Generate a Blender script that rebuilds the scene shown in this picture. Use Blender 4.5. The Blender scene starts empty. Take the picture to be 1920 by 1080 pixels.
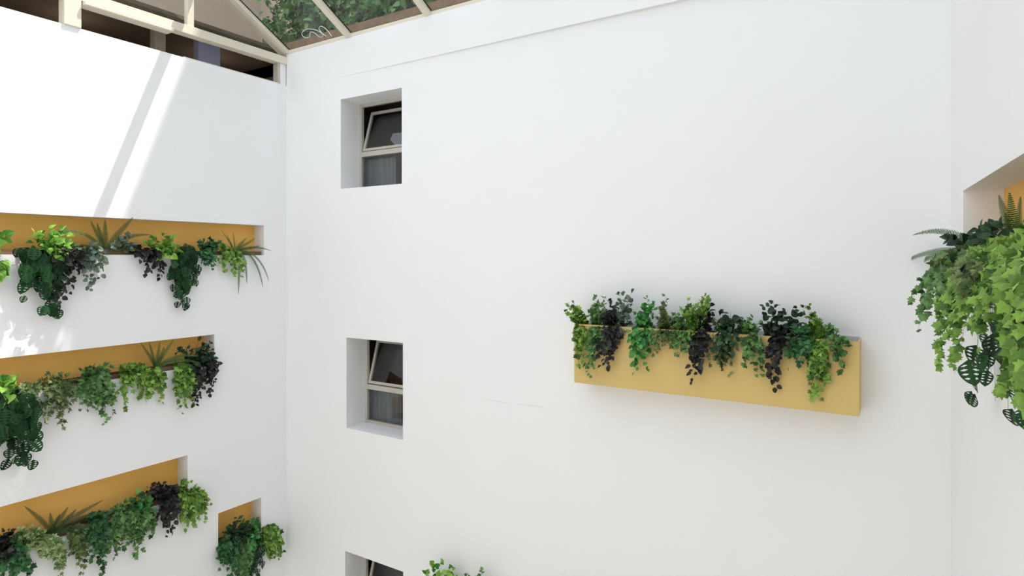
import bpy, math, random
from mathutils import Vector, Matrix
SC = bpy.context.scene
COL = SC.collection

# ------------------------------------------------------------------ camera
F, HY = 1163.0, 482.0                      # focal length and eye-level row in px of the 1920x1080 frame
YAW = math.atan(735.0 / F)
S_, C_ = math.sin(YAW), math.cos(YAW)
cam_d = bpy.data.cameras.new('camera')
cam_d.sensor_width = 36.0
cam_d.lens = F / 1920.0 * 36.0
cam_d.shift_y = -(540.0 - HY) / 1920.0
cam_d.clip_start = 0.02
cam = bpy.data.objects.new('camera', cam_d)
cam.rotation_euler = (math.pi / 2, 0, YAW)
COL.objects.link(cam)
SC.camera = cam

# ------------------------------------------------------------------ light
SUN = Vector((-0.30, -0.364, -1.0))
w = bpy.data.worlds.new('sky'); SC.world = w; w.use_nodes = True
bg = w.node_tree.nodes['Background']
bg.inputs[0].default_value = (0.84, 0.915, 1.0, 1); bg.inputs[1].default_value = 5.0
sl = bpy.data.lights.new('sun', 'SUN'); sl.energy = 18.0; sl.angle = math.radians(0.53); sl.color = (1.0, 0.95, 0.87)
sun = bpy.data.objects.new('sun', sl); COL.objects.link(sun)
sun.rotation_euler = SUN.to_track_quat('-Z', 'Y').to_euler(); sun.location = (3, 4, 14)
SC.view_settings.view_transform = 'Standard'; SC.view_settings.look = 'None'
SC.view_settings.exposure = -1.25; SC.view_settings.gamma = 1.0
SC.view_settings.use_curve_mapping = False
SC.cycles.max_bounces = 14; SC.cycles.diffuse_bounces = 9; SC.cycles.transparent_max_bounces = 16
SC.cycles.caustics_reflective = False; SC.cycles.caustics_refractive = False
SC.cycles.sample_clamp_indirect = 8.0

# ------------------------------------------------------------------ geometry of the place (metres, eye level = 0)
XL, YB = -8.016, 6.2                       # left wall plane, back wall plane
YF, ZF = -3.0, -7.2                        # wall behind the viewer, floor
RC = Vector((0.324, YB, 0))                # corner back wall / right wall
RD = Vector((0.0566, -0.9984, 0))          # right wall runs from that corner towards the viewer
RN = Vector((-0.9984, -0.0566, 0))         # its normal into the atrium

def ray(px, py):
    a = (px - 960) / F; b = (HY - py) / F
    return Vector((a * C_ - S_, a * S_ + C_, b))
def hit(px, py, o, n):
    r = ray(px, py); return r * (o.dot(n) / r.dot(n))

class Host:
    """a wall face: origin o, u along it, n out of it"""
    def __init__(s, o, u, n, bias=0.0): s.o, s.u, s.n, s.bias = Vector(o), Vector(u), Vector(n), bias
    def P(s, u, n, z): return s.o + s.u * u + s.n * n + Vector((0, 0, z))
    def at(s, px, py, n):
        p = hit(px, py, s.o + s.n * n, s.n) - s.o
        return p.dot(s.u), p.z
LEFT = Host((XL, 0, 0), (0, 1, 0), (1, 0, 0))
BACK = Host((0, YB, 0), (1, 0, 0), (0, -1, 0))
RIGHT = Host(RC, RD, RN, .9)                # leaves there turn towards the light of the atrium

# ------------------------------------------------------------------ materials
def nmat(name):
    m = bpy.data.materials.new(name); m.use_nodes = True
    return m, m.node_tree.nodes, m.node_tree.links, m.node_tree.nodes['Principled BSDF']
def simple(name, col, rough=0.6, metal=0.0, var=0.04, scale=6.0, bump=0.0, bscale=60.0, spec=0.3):
    m, N, L, b = nmat(name)
    tc = N.new('ShaderNodeTexCoord'); no = N.new('ShaderNodeTexNoise')
    no.inputs['Scale'].default_value = scale; no.inputs['Detail'].default_value = 5
    L.new(tc.outputs['Object'], no.inputs['Vector'])
    mx = N.new('ShaderNodeMixRGB'); L.new(no.outputs['Fac'], mx.inputs[0])
    mx.inputs[1].default_value = (*[max(0, c * (1 - var)) for c in col], 1)
    mx.inputs[2].default_value = (*[min(1, c * (1 + var)) for c in col], 1)
    L.new(mx.outputs[0], b.inputs['Base Color'])
    b.inputs['Roughness'].default_value = rough; b.inputs['Metallic'].default_value = metal
    b.inputs['Specular IOR Level'].default_value = spec
    if bump:
        n2 = N.new('ShaderNodeTexNoise'); n2.inputs['Scale'].default_value = bscale; n2.inputs['Detail'].default_value = 4
        L.new(tc.outputs['Object'], n2.inputs['Vector'])
        bp = N.new('ShaderNodeBump'); bp.inputs['Strength'].default_value = bump; bp.inputs['Distance'].default_value = 0.002
        L.new(n2.outputs['Fac'], bp.inputs['Height']); L.new(bp.outputs[0], b.inputs['Normal'])
    return m
WHITE = simple('white_plaster', (0.84, 0.84, 0.845), 0.85, var=0.012, scale=1.2, bump=0.15, spec=0.15)
TAN = simple('ochre_paint', (0.88, 0.505, 0.13), 0.6, var=0.03, scale=2.0, spec=0.2)
TANB = simple('ochre_board', (0.64, 0.46, 0.172), 0.55, var=0.03, scale=3.0, spec=0.25)
CREAM = simple('cream_aluminium', (0.72, 0.66, 0.55), 0.45, var=0.03, scale=4)
GREYF = simple('grey_aluminium', (0.50, 0.47, 0.41), 0.45, var=0.03, scale=4)
SEAL = simple('dark_rubber_seal', (0.03, 0.025, 0.02), 0.7)
RIM = simple('grey_metal_edge', (0.62, 0.64, 0.68), 0.5)
FLOORM = simple('pale_stone_floor', (0.60, 0.58, 0.54), 0.6, var=0.06, scale=3)
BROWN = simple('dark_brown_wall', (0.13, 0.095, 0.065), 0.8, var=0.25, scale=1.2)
BPLAS = simple('brown_plaster', (0.42, 0.34, 0.27), 0.85, var=0.12, scale=0.7, bump=0.3)
LILAC = simple('lilac_paint', (0.30, 0.29, 0.42), 0.6, var=0.05, scale=3)
COLMN = simple('taupe_paint', (0.30, 0.26, 0.20), 0.7, var=0.05, scale=3)
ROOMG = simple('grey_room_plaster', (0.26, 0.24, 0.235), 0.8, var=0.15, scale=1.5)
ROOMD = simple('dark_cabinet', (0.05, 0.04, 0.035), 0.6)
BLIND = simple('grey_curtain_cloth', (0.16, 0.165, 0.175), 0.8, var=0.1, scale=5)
SOIL = simple('dark_potting_soil', (0.045, 0.03, 0.02), 0.95, var=0.5, scale=40, bump=0.8)
EARTH = simple('brown_earth', (0.20, 0.13, 0.075), 0.95, var=0.5, scale=9, bump=0.8)
TROUGH = simple('brown_trough', (0.16, 0.095, 0.05), 0.7)
STEMG = simple('green_stem', (0.10, 0.16, 0.05), 0.6, var=0.2)
STEMB = simple('brown_stem', (0.10, 0.065, 0.04), 0.7, var=0.2)
CABLE = simple('white_cable', (0.75, 0.72, 0.65), 0.5)
BARK = simple('bark', (0.16, 0.11, 0.07), 0.9, var=0.3, scale=20)
LAMPY = simple('brass', (0.7, 0.5, 0.1), 0.4, metal=0.6)

def glass(name, tint, ior=1.45, dirt=0.0):
    m = bpy.data.materials.new(name); m.use_nodes = True
    N, L = m.node_tree.nodes, m.node_tree.links; N.clear()
    o = N.new('ShaderNodeOutputMaterial'); t = N.new('ShaderNodeBsdfTransparent'); g = N.new('ShaderNodeBsdfGlossy')
    t.inputs[0].default_value = (*tint, 1); g.inputs['Roughness'].default_value = 0.02; g.inputs[0].default_value = (1, 1, 1, 1)
    lw = N.new('ShaderNodeLayerWeight'); lw.inputs['Blend'].default_value = 0.5
    pw = N.new('ShaderNodeMath'); pw.operation = 'POWER'; L.new(lw.outputs['Facing'], pw.inputs[0]); pw.inputs[1].default_value = 4.0
    r0 = ((ior - 1) / (ior + 1)) ** 2 * 2
    f = N.new('ShaderNodeMapRange'); L.new(pw.outputs[0], f.inputs[0]); f.inputs[3].default_value = r0; f.inputs[4].default_value = 0.9
    mx = N.new('ShaderNodeMixShader'); L.new(f.outputs[0], mx.inputs[0]); L.new(t.outputs[0], mx.inputs[1]); L.new(g.outputs[0], mx.inputs[2])
    last = mx
    if dirt:
        d = N.new('ShaderNodeBsdfDiffuse'); d.inputs[0].default_value = (0.5, 0.48, 0.44, 1)
        no = N.new('ShaderNodeTexNoise'); no.inputs['Scale'].default_value = 2.5; no.inputs['Detail'].default_value = 6
        tc = N.new('ShaderNodeTexCoord'); L.new(tc.outputs['Object'], no.inputs['Vector'])
        mr = N.new('ShaderNodeMapRange'); mr.inputs[1].default_value = 0.4; mr.inputs[2].default_value = 0.8
        mr.inputs[3].default_value = 0.0; mr.inputs[4].default_value = dirt; L.new(no.outputs['Fac'], mr.inputs[0])
        m2 = N.new('ShaderNodeMixShader'); L.new(mr.outputs[0], m2.inputs[0]); L.new(mx.outputs[0], m2.inputs[1]); L.new(d.outputs[0], m2.inputs[2]); last = m2
    L.new(last.outputs[0], o.inputs[0]); return m
ROOFGLASS = glass('skylight_glass', (0.94, 0.95, 0.95), 1.3, 0.10)
WINGLASS = glass('window_glass', (0.85, 0.87, 0.87), 1.5, 0.0)

def leafmat(name, c1, c2, rough=0.45, trans=0.3, spec=0.2):
    trans *= .6; c1 = [c * .62 for c in c1]; c2 = [c * .9 for c in c2]
    """colour runs from c1 to c2 by each leaf's own tint"""
    m, N, L, b = nmat(name)
    at = N.new('ShaderNodeAttribute'); at.attribute_name = 'tint'
    mx = N.new('ShaderNodeMixRGB'); L.new(at.outputs['Fac'], mx.inputs[0])
    mx.inputs[1].default_value = (*c1, 1); mx.inputs[2].default_value = (*c2, 1)
    L.new(mx.outputs[0], b.inputs['Base Color']); b.inputs['Roughness'].default_value = rough
    b.inputs['Specular IOR Level'].default_value = spec
    t = N.new('ShaderNodeBsdfTranslucent'); L.new(mx.outputs[0], t.inputs[0])
    ms = N.new('ShaderNodeMixShader'); ms.inputs[0].default_value = trans
    L.new(b.outputs[0], ms.inputs[1]); L.new(t.outputs[0], ms.inputs[2])
    L.new(ms.outputs[0], N['Material Output'].inputs[0]); return m
LM = {  # leaf colours run between two greens
 'ivy_bright': leafmat('bright_ivy_leaf', (0.045, 0.14, 0.02), (0.33, 0.55, 0.10)),
 'ivy_mid': leafmat('mid_green_ivy_leaf', (0.035, 0.12, 0.03), (0.20, 0.38, 0.12)),
 'ivy_dark': leafmat('deep_green_ivy_leaf', (0.015, 0.08, 0.03), (0.09, 0.26, 0.09)),
 'ivy_olive': leafmat('olive_ivy_leaf', (0.05, 0.09, 0.03), (0.23, 0.31, 0.11)),
 'ivy_pale': leafmat('pale_ivy_leaf', (0.10, 0.22, 0.05), (0.50, 0.62, 0.28)),
 'dark': leafmat('blackish_purple_leaf', (0.009, 0.011, 0.009), (0.062, 0.060, 0.056), 0.4, 0.08),
 'darkgreen': leafmat('blackish_green_leaf', (0.015, 0.035, 0.018), (0.06, 0.13, 0.06), 0.4, 0.15),
 'euc': leafmat('grey_green_leaf', (0.06, 0.10, 0.07), (0.24, 0.32, 0.24), 0.5, 0.15),
 'green': leafmat('glossy_green_leaf', (0.03, 0.18, 0.035), (0.13, 0.42, 0.11), 0.38, 0.25),
 'pothos': leafmat('pothos_leaf', (0.05, 0.26, 0.03), (0.35, 0.62, 0.10), 0.38, 0.3),
 'monstera': leafmat('perforated_leaf', (0.006, 0.03, 0.010), (0.022, 0.095, 0.026), 0.38, 0.15),
 'fern': leafmat('fern_leaf', (0.03, 0.09, 0.02), (0.13, 0.25, 0.07), 0.5, 0.3),
 'fern_dark': leafmat('dark_fern_leaf', (0.025, 0.05, 0.018), (0.10, 0.16, 0.05), 0.5, 0.3),
 'hedge': leafmat('hedge_leaf', (0.05, 0.16, 0.04), (0.26, 0.46, 0.17), 0.5, 0.3),
}

# ------------------------------------------------------------------ object helpers
def tag(o, label=None, cat=None, group=None, kind=None):
    if label: o['label'] = label
    if cat: o['category'] = cat
    if group: o['group'] = group
    if kind: o['kind'] = kind
    return o
def empty(name, loc, parent=None):
    o = bpy.data.objects.new(name, None); o.location = loc; o.empty_display_size = 0.1
    COL.objects.link(o)
    if parent: o.parent = parent
    return o
class MB:
    """collects vertices and faces, then links them as ONE mesh object (origin at org)"""
    def __init__(s): s.v, s.f, s.t = [], [], []
    def add(s, vs, fs, tint=0.5):
        b = len(s.v); s.v += [Vector(p) for p in vs]; s.f += [tuple(i + b for i in f) for f in fs]; s.t += [tint] * len(fs)
    def box(s, a, b):
        (x0, y0, z0), (x1, y1, z1) = [min(p, q) for p, q in zip(a, b)], [max(p, q) for p, q in zip(a, b)]
        s.add([(x0,y0,z0),(x1,y0,z0),(x1,y1,z0),(x0,y1,z0),(x0,y0,z1),(x1,y0,z1),(x1,y1,z1),(x0,y1,z1)],
              [(0,3,2,1),(4,5,6,7),(0,1,5,4),(1,2,6,5),(2,3,7,6),(3,0,4,7)])
    def hbox(s, h, u0, u1, n0, n1, z0, z1):
        c = [h.P(u, n, z) for z in (z0, z1) for u, n in ((u0, n0), (u1, n0), (u1, n1), (u0, n1))]
        s.add(c, [(0,3,2,1),(4,5,6,7),(0,1,5,4),(1,2,6,5),(2,3,7,6),(3,0,4,7)])
    def bar(s, p, q, wx, wy, up=(0, 0, 1)):
        p, q = Vector(p), Vector(q); d = (q - p).normalized(); sx = d.cross(Vector(up)).normalized(); sy = sx.cross(d)
        c = [e + sx * a * wx / 2 + sy * b * wy / 2 for e in (p, q) for a, b in ((-1,-1),(1,-1),(1,1),(-1,1))]
        s.add(c, [(0,3,2,1),(4,5,6,7),(0,1,5,4),(1,2,6,5),(2,3,7,6),(3,0,4,7)])
    def tube(s, pts, r, seg=5, r1=None):
        r1 = r if r1 is None else r1; rings = []; n = len(pts); b = len(s.v)
        for i, p in enumerate(pts):
            d = (pts[min(i + 1, n - 1)] - pts[max(i - 1, 0)])
            d = d.normalized() if d.length > 1e-9 else Vector((0, 0, 1))
            a = d.cross(Vector((0.31, 0.42, 0.85))); a = a.normalized() if a.length > 1e-6 else Vector((1, 0, 0)); c = d.cross(a)
            rr = r + (r1 - r) * i / max(1, n - 1)
            for k in range(seg):
                t = 2 * math.pi * k / seg; s.v.append(p + a * math.cos(t) * rr + c * math.sin(t) * rr)
        for i in range(n - 1):
            for k in range(seg):
                k2 = (k + 1) % seg; s.f.append((b+i*seg+k, b+i*seg+k2, b+(i+1)*seg+k2, b+(i+1)*seg+k)); s.t.append(0.5)
        s.f.append(tuple(b + k for k in reversed(range(seg)))); s.t.append(.5)
        s.f.append(tuple(b + (n-1)*seg + k for k in range(seg))); s.t.append(.5)
    def build(s, name, mat, parent=None, org=None, bevel=0, tint=False):
        wo = Vector((0, 0, 0)) if parent is None else world_loc(parent)
        org = Vector(org) if org is not None else wo
        me = bpy.data.meshes.new(name); me.from_pydata([v - org for v in s.v], [], s.f); me.materials.append(mat)
        if tint:
            a = me.attributes.new('tint', 'FLOAT', 'FACE'); a.data.foreach_set('value', s.t)
        me.update()
        o = bpy.data.objects.new(name, me); COL.objects.link(o)
        if parent: o.parent = parent
        o.location = org - wo
        if bevel:
            m = o.modifiers.new('bevel', 'BEVEL'); m.width = bevel; m.segments = 2; m.limit_method = 'ANGLE'
        return o
def world_loc(o):
    p = Vector(o.location)
    while o.parent: o = o.parent; p += Vector(o.location)
    return p

def wall_mesh(h, us, zs, holes, th):
    """slab of thickness th behind host face h with rectangular openings (u0,u1,z0,z1)"""
    U = sorted(set(list(us) + [x for q in holes for x in q[:2]])); Z = sorted(set(list(zs) + [x for q in holes for x in q[2:]]))
    def solid(i, j):
        if i < 0 or j < 0 or i >= len(U) - 1 or j >= len(Z) - 1: return False
        cu, cz = (U[i] + U[i+1]) / 2, (Z[j] + Z[j+1]) / 2
        return not any(a < cu < b and c < cz < d for a, b, c, d in holes)
    m = MB()
    for i in range(len(U) - 1):
        for j in range(len(Z) - 1):
            if not solid(i, j): continue
            u0, u1, z0, z1 = U[i], U[i+1], Z[j], Z[j+1]
            q = lambda *c: m.add([h.P(*k) for k in c], [(0, 1, 2, 3)])
            q((u0,0,z0),(u1,0,z0),(u1,0,z1),(u0,0,z1)); q((u0,-th,z0),(u0,-th,z1),(u1,-th,z1),(u1,-th,z0))
            if not solid(i-1, j): q((u0,0,z0),(u0,0,z1),(u0,-th,z1),(u0,-th,z0))
            if not solid(i+1, j): q((u1,0,z0),(u1,-th,z0),(u1,-th,z1),(u1,0,z1))
            if not solid(i, j-1): q((u0,0,z0),(u0,-th,z0),(u1,-th,z0),(u1,0,z0))
            if not solid(i, j+1): q((u0,0,z1),(u1,0,z1),(u1,-th,z1),(u0,-th,z1))
    return m

# ------------------------------------------------------------------ room shell
NICHES = [(-2.0, 5.806, 0.027, 0.470), (-2.0, 5.024, -1.470, -1.063), (-2.0, 4.648, -3.160, -2.622), (5.079, 5.761, -4.050, -3.545)]
ND = 0.235
PAR = 2.63                                 # top of the left parapet
wl = wall_mesh(LEFT, (YF, YB), (ZF, PAR), NICHES, 0.45).build('wall_left', WHITE, org=(XL, 2, ZF)); tag(wl, kind='structure')
for i, (a, b, c, d) in enumerate(NICHES):
    m = MB(); m.hbox(LEFT, a, b, -0.45, -ND, c, d); m.build('niche_panel', TAN, wl)
WIN = [(-6.82, -5.655, 0.977, 2.257), (-6.705, -5.635, -2.432, -1.143), (-6.732, -5.63, -5.47, -4.186)]
EZ = 3.11                                  # eave height
wb = wall_mesh(BACK, (XL, RC.x), (ZF, EZ), WIN, 0.42).build('wall_back', WHITE, org=(-4, YB, ZF)); tag(wb, kind='structure')
# shallow band of render under the eave, growing thicker to the right
m = MB(); c = [(-6.9,YB,2.578),(RC.x,YB,2.578),(RC.x,YB,EZ),(-6.9,YB,EZ),(-6.9,YB-.003,2.578),(RC.x,YB-.06,2.578),(RC.x,YB-.06,EZ),(-6.9,YB-.003,EZ)]
m.add(c, [(0,3,2,1),(4,5,6,7),(0,1,5,4),(1,2,6,5),(2,3,7,6),(3,0,4,7)]); tag(m.build('trim_1', WHITE), kind='structure')
# hairline crack in the plaster
m = MB(); pts = [hit(px, py, Vector((0, YB - 0.001, 0)), Vector((0, 1, 0))) for px, py in ((908,749),(925,751),(940,754),(953,757))]
m.tube(pts, 0.003, 4); pts = [hit(px, py, Vector((0, YB - 0.001, 0)), Vector((0, 1, 0))) for px, py in ((970,757),(985,760),(1003,761),(1018,764))]
m.tube(pts, 0.003, 4); m.build('plaster_crack', simple('crack_shade', (0.70, 0.70, 0.68)), wb)
# right wall with its niche
RU0, RU1, RZ0, RZ1 = 0.668, 6.8, -0.02, 0.479
wr = wall_mesh(RIGHT, (-0.0, 9.3), (ZF, EZ), [(RU0, RU1, RZ0, RZ1)], 0.45).build('wall_right', WHITE, org=RC + Vector((0, 0, ZF))); tag(wr, kind='structure')
m = MB(); m.hbox(RIGHT, RU0, RU1, -0.45, -ND, RZ0, RZ1); m.build('niche_panel', TAN, wr)
m = MB(); m.box((XL - .45, YF - .4, ZF), (1.4, YF, EZ)); tag(m.build('wall_front', WHITE), kind='structure')
m = MB(); m.box((XL - .45, YF - .4, ZF - .3), (1.4, YB + .42, ZF)); tag(m.build('floor', FLOORM), kind='structure')

# ------------------------------------------------------------------ glazed gable on the left wall (posts, beam, mullions)
SL = 0.56; RY = (YF + YB) / 2; RZ = EZ + SL * (YB - RY)
gb = empty('window_1', (XL, 4, PAR)); tag(gb, kind='structure')
m = MB(); m.box((XL - .13, YF, 2.95), (XL + .02, YB, 3.065)); m.build('beam', CREAM, gb, bevel=.006)
m = MB(); m.box((XL - .10, 3.40, 2.90), (XL + .075, 4.43, 2.95)); m.build('ledge', CREAM, gb, bevel=.006)
m = MB(); m.box((XL - .16, 4.60, PAR), (XL - .005, 6.06, PAR + .014)); m.build('sill_strip', CREAM, gb)
for y0, y1 in ((3.21, 3.385), (0.6, 0.78), (-1.9, -1.72)):
    m = MB(); m.box((XL - .12, y0, PAR), (XL + .022, y1, 3.10)); m.build('post', CREAM, gb, bevel=.006)
m = MB(); m.box((XL - .13, 6.06, PAR), (XL - .02, 6.10, 2.95)); m.build('post', GREYF, gb, bevel=.004)
m = MB(); m.box((XL - .12, 6.10, PAR), (XL - .01, YB, 2.96)); m.build('corner_pier', WHITE, gb)
for y in (4.69, 3.30, 1.6, -.1, -1.7):
    zt = EZ + SL * (YB - y) if y > RY else EZ + SL * (y - YF)
    m = MB(); m.box((XL - .08, y - .045, 3.06), (XL - .0, y + .045, zt)); m.build('mullion', CREAM, gb, bevel=.004)
m = MB(); m.add([(XL - .04, YF, 3.06), (XL - .04, YB, 3.06), (XL - .04, YB, EZ), (XL - .04, RY, RZ), (XL - .04, YF, EZ)], [(0, 1, 2, 3, 4)])
m.build('glass_pane', ROOFGLASS, gb)

# ------------------------------------------------------------------ pitched glass roof
rf = empty('ceiling', (-4, RY, EZ)); tag(rf, kind='structure')
XR = 1.0
m = MB(); m.box((XL - .1, YB - .005, EZ), (XR, YB + .11, EZ + .055)); m.build('eave_rail', CREAM, rf, bevel=.005)
m = MB(); m.box((XL - .1, YF - .11, EZ), (XR, YF + .005, EZ + .055)); m.build('eave_rail', CREAM, rf)
RX = [XL - .035, -6.66, -5.20, -3.74, -2.28, -.82, .62]
for x in RX:
    for e in (YB, YF):
        wd = .19 if x < -8 else .09
        m = MB(); m.bar((x, e, EZ + .03), (x, RY, RZ + .03), wd, .07); m.build('rafter', CREAM, rf, bevel=.004)
        for q in (-1, 1):
            m2 = MB(); m2.bar((x + q * (wd / 2 + .006), e, EZ + .065), (x + q * (wd / 2 + .006), RY, RZ + .065), .012, .012); m2.build('seal_strip', SEAL, rf)
m = MB(); m.bar((XL, RY, RZ + .03), (XR, RY, RZ + .03), .12, .12); m.build('ridge_beam', CREAM, rf)
py_ = 4.83; pz = EZ + SL * (YB - py_)
m = MB(); m.bar((XL, py_, pz + .03), (XR, py_, pz + .03), .13, .07, up=(0, SL, 1)); m.build('purlin', CREAM, rf)
m = MB(); m.bar((XL, YF + YB - py_, pz + .03), (XR, YF + YB - py_, pz + .03), .13, .07, up=(0, -SL, 1)); m.build('purlin', CREAM, rf)
for i in range(len(RX) - 1):
    for e in (YB, YF):
        m = MB(); m.add([(RX[i], e, EZ + .07), (RX[i+1], e, EZ + .07), (RX[i+1], RY, RZ + .07), (RX[i], RY, RZ + .07)], [(0, 1, 2, 3)])
        m.build('glass_pane', ROOFGLASS, rf)
m = MB(); m.add([(XR - .2, YF, EZ - .1), (XR - .2, YB + .1, EZ - .1), (XR - .2, YB + .1, EZ), (XR - .2, RY, RZ), (XR - .2, YF, EZ)], [(0, 1, 2, 3, 4)]); tag(m.build('wall_gable', WHITE), kind='structure')

# ------------------------------------------------------------------ dim gallery behind the parapet
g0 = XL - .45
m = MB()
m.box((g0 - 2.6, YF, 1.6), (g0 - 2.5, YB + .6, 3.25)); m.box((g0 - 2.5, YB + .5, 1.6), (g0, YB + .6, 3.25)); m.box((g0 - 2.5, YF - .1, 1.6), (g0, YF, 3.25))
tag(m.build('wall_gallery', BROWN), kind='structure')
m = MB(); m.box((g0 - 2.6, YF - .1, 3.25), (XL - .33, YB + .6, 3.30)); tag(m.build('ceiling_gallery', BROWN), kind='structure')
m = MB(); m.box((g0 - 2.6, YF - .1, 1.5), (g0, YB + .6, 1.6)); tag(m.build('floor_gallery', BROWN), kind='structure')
def gpost(px0, px1, x, mat, label):
    a = hit(px0, 80, Vector((x, 0, 0)), Vector((1, 0, 0))); b = hit(px1, 80, Vector((x, 0, 0)), Vector((1, 0, 0)))
    m = MB(); m.box((x - .12, a.y, 1.6), (x, b.y, 3.25)); o = m.build('pillar', mat, org=(x, a.y, 1.6), bevel=.004)
    tag(o, label, 'pillar'); return o
gpost(290, 311, -8.72, COLMN, 'taupe square pillar in the dark gallery above the left parapet, under the beam')
gpost(372, 413, -8.72, LILAC, 'lilac grey pillar in the dark gallery, nearest the corner of the two white walls')
e = empty('ceiling_lamp', (-8.86, 6.36, 3.25)); tag(e, 'small brass lamp on the ceiling of the dark gallery, near the corner', 'lamp')
m = MB(); m.box((-8.92, 6.30, 3.22), (-8.80, 6.42, 3.25)); m.build('lamp_body', LAMPY, e, bevel=.004)
for y in (5.9, 3.9, 2.2):  # added fill lights without fittings, they only brighten the dim gallery
    ld = bpy.data.lights.new('gallery_fill', 'POINT'); ld.energy = 11; ld.shadow_soft_size = .02; ld.color = (1, .9, .78)
    lo = bpy.data.objects.new('gallery_fill', ld); lo.location = (-9.5, y, 2.8); COL.objects.link(lo)

# ------------------------------------------------------------------ outside: brown building, planted bed and greenery beyond the skylight
m = MB(); m.box((-18, 8.9, 2.0), (5, 9.4, 14.4)); o = m.build('building', BPLAS, org=(-6, 9, 2)); tag(o, 'brown plastered building wall behind the greenery above the glass roof', 'building')
m = MB(); m.box((-13.0, -3, 3.05), (-12.4, 8.9, 6.5)); o = m.build('parapet_building', BPLAS, org=(-12.7, 3, 3.05)); tag(o, 'beige brown plaster wall seen through the glass gable at top left', 'building')
m = MB(); m.box((-10.9, 6.7, 3.05), (-2.0, 8.6, 3.55)); o = m.build('garden_bed', EARTH, org=(-6, 7.5, 3.05)); tag(o, 'brown earth bank under the greenery just beyond the glass roof', 'garden bed')

# ------------------------------------------------------------------ leaf shapes (unit length along +y, width +-x, normal +z)
def lf_ivy(wid=0.62, notch=.64):
    # five pointed lobes around a base
    pts = [(0,0),( .30*wid,-.06),( .85*wid,.02),( notch*wid,.24),( 1.0*wid,.48),( (notch-.14)*wid,.55),(0,1.0)]
    pts += [(-x, y) for x, y in pts[5:0:-1]]
    vs = [(x, y, -.22 * abs(x) - .12 * y * y) for x, y in pts] + [(0, .38, .05)]
    n = len(pts); return vs, [(n, i, (i + 1) % n) for i in range(n)]
def lf_ovate(w=.36, fold=.3, tip=1.0):
    prof = [(0,0),(.62,.14),(.97,.34),(.9,.56),(.55,.80)]
    pts = [(w * a, b) for a, b in prof] + [(0, tip)] + [(-w * a, b) for a, b in prof[:0:-1]]
    vs = [(x, y, fold * abs(x) - .18 * y * y) for x, y in pts] + [(0, .3, -.02), (0, .6, -.07)]
    n = len(pts); a, b = n, n + 1
    fs = [(a,0,1),(a,1,2),(a,2,3,b),(b,3,4),(b,4,5),(b,5,6),(b,6,7),(a,b,7,8),(a,8,9),(a,9,0)]
    return vs, fs
def lf_heart():
    pts = [(0,.10),(.22,-.04),(.46,.08),(.52,.32),(.40,.60),(.2,.84),(0,1.05)]
    pts += [(-x, y) for x, y in pts[5:0:-1]]
    vs = [(x, y, .22 * abs(x) - .25 * y * y) for x, y in pts] + [(0, .45, -.05)]
    n = len(pts); return vs, [(n, i, (i + 1) % n) for i in range(n)]
def lf_monstera():
    # ovate leaf with lens-shaped holes between slanting ribs
    vs, fs = [], []
    rows = [0.0, .16, .25, .33, .42, .50, .59, .67, .76, .86, 1.0]; holes = (1, 3, 5, 7)
    def wdt(t): return .43 * (math.sin(math.pi * min(1, t ** .72)) ** .62) if 0 < t < 1 else 0
    for sg in (1, -1):
        b = len(vs)
        for i, t in enumerate(rows):
            for f in (0, .22, .50, .78, 1.0):
                tt = t
                if f in (.22, .78):
                    for q in holes:
                        mid = (rows[q] + rows[q + 1]) / 2
                        if i in (q, q + 1): tt = mid + (t - mid) * .25
                wv = wdt(t); x = sg * wv * f; y = tt + .12 * f * (1 if 0 < t < 1 else 0) * (1 - t)
                vs.append((x, y, .18 * abs(x) - .2 * y * y))
        for i in range(len(rows) - 1):
            for k in range(4):
                if i in holes and k in (1, 2): continue
                q = (b + i*5 + k, b + i*5 + k + 1, b + (i+1)*5 + k + 1, b + (i+1)*5 + k)
                fs.append(q if sg > 0 else q[::-1])
    return vs, fs
SH = {'ivy': lf_ivy(), 'ivyn': lf_ivy(.5, .48), 'ovate': lf_ovate(), 'ovate_w': lf_ovate(.42), 'round': lf_ovate(.40, .2, .92), 'heart': lf_heart(), 'monstera': lf_monstera(), 'narrow': lf_ovate(.2)}

def put_leaf(mb, shape, p, ydir, nrm, size, tint):
    y = ydir.normalized(); x = y.cross(nrm)
    if x.length < 1e-4: x = y.cross(Vector((.3, .5, .8)))
    x.normalize(); z = x.cross(y)
    vs, fs = SH[shape]
    mb.add([p + (x * a + y * b + z * c) * size for a, b, c in vs], fs, tint)

def bez(p0, p1, p2, p3, n):
    out = []
    for i in range(n + 1):
        t = i / n; s = 1 - t
        out.append(p0 * s**3 + p1 * 3 * s * s * t + p2 * 3 * s * t * t + p3 * t**3)
    return out
def resample(pts, step):
    out = [pts[0]]; acc = 0
    for a, b in zip(pts, pts[1:]):
        d = (b - a).length
        while acc + d >= step:
            t = (step - acc) / d; a = a.lerp(b, t); out.append(a); d = (b - a).length; acc = 0
            if d < 1e-9: break
        acc += d
    return out

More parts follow.
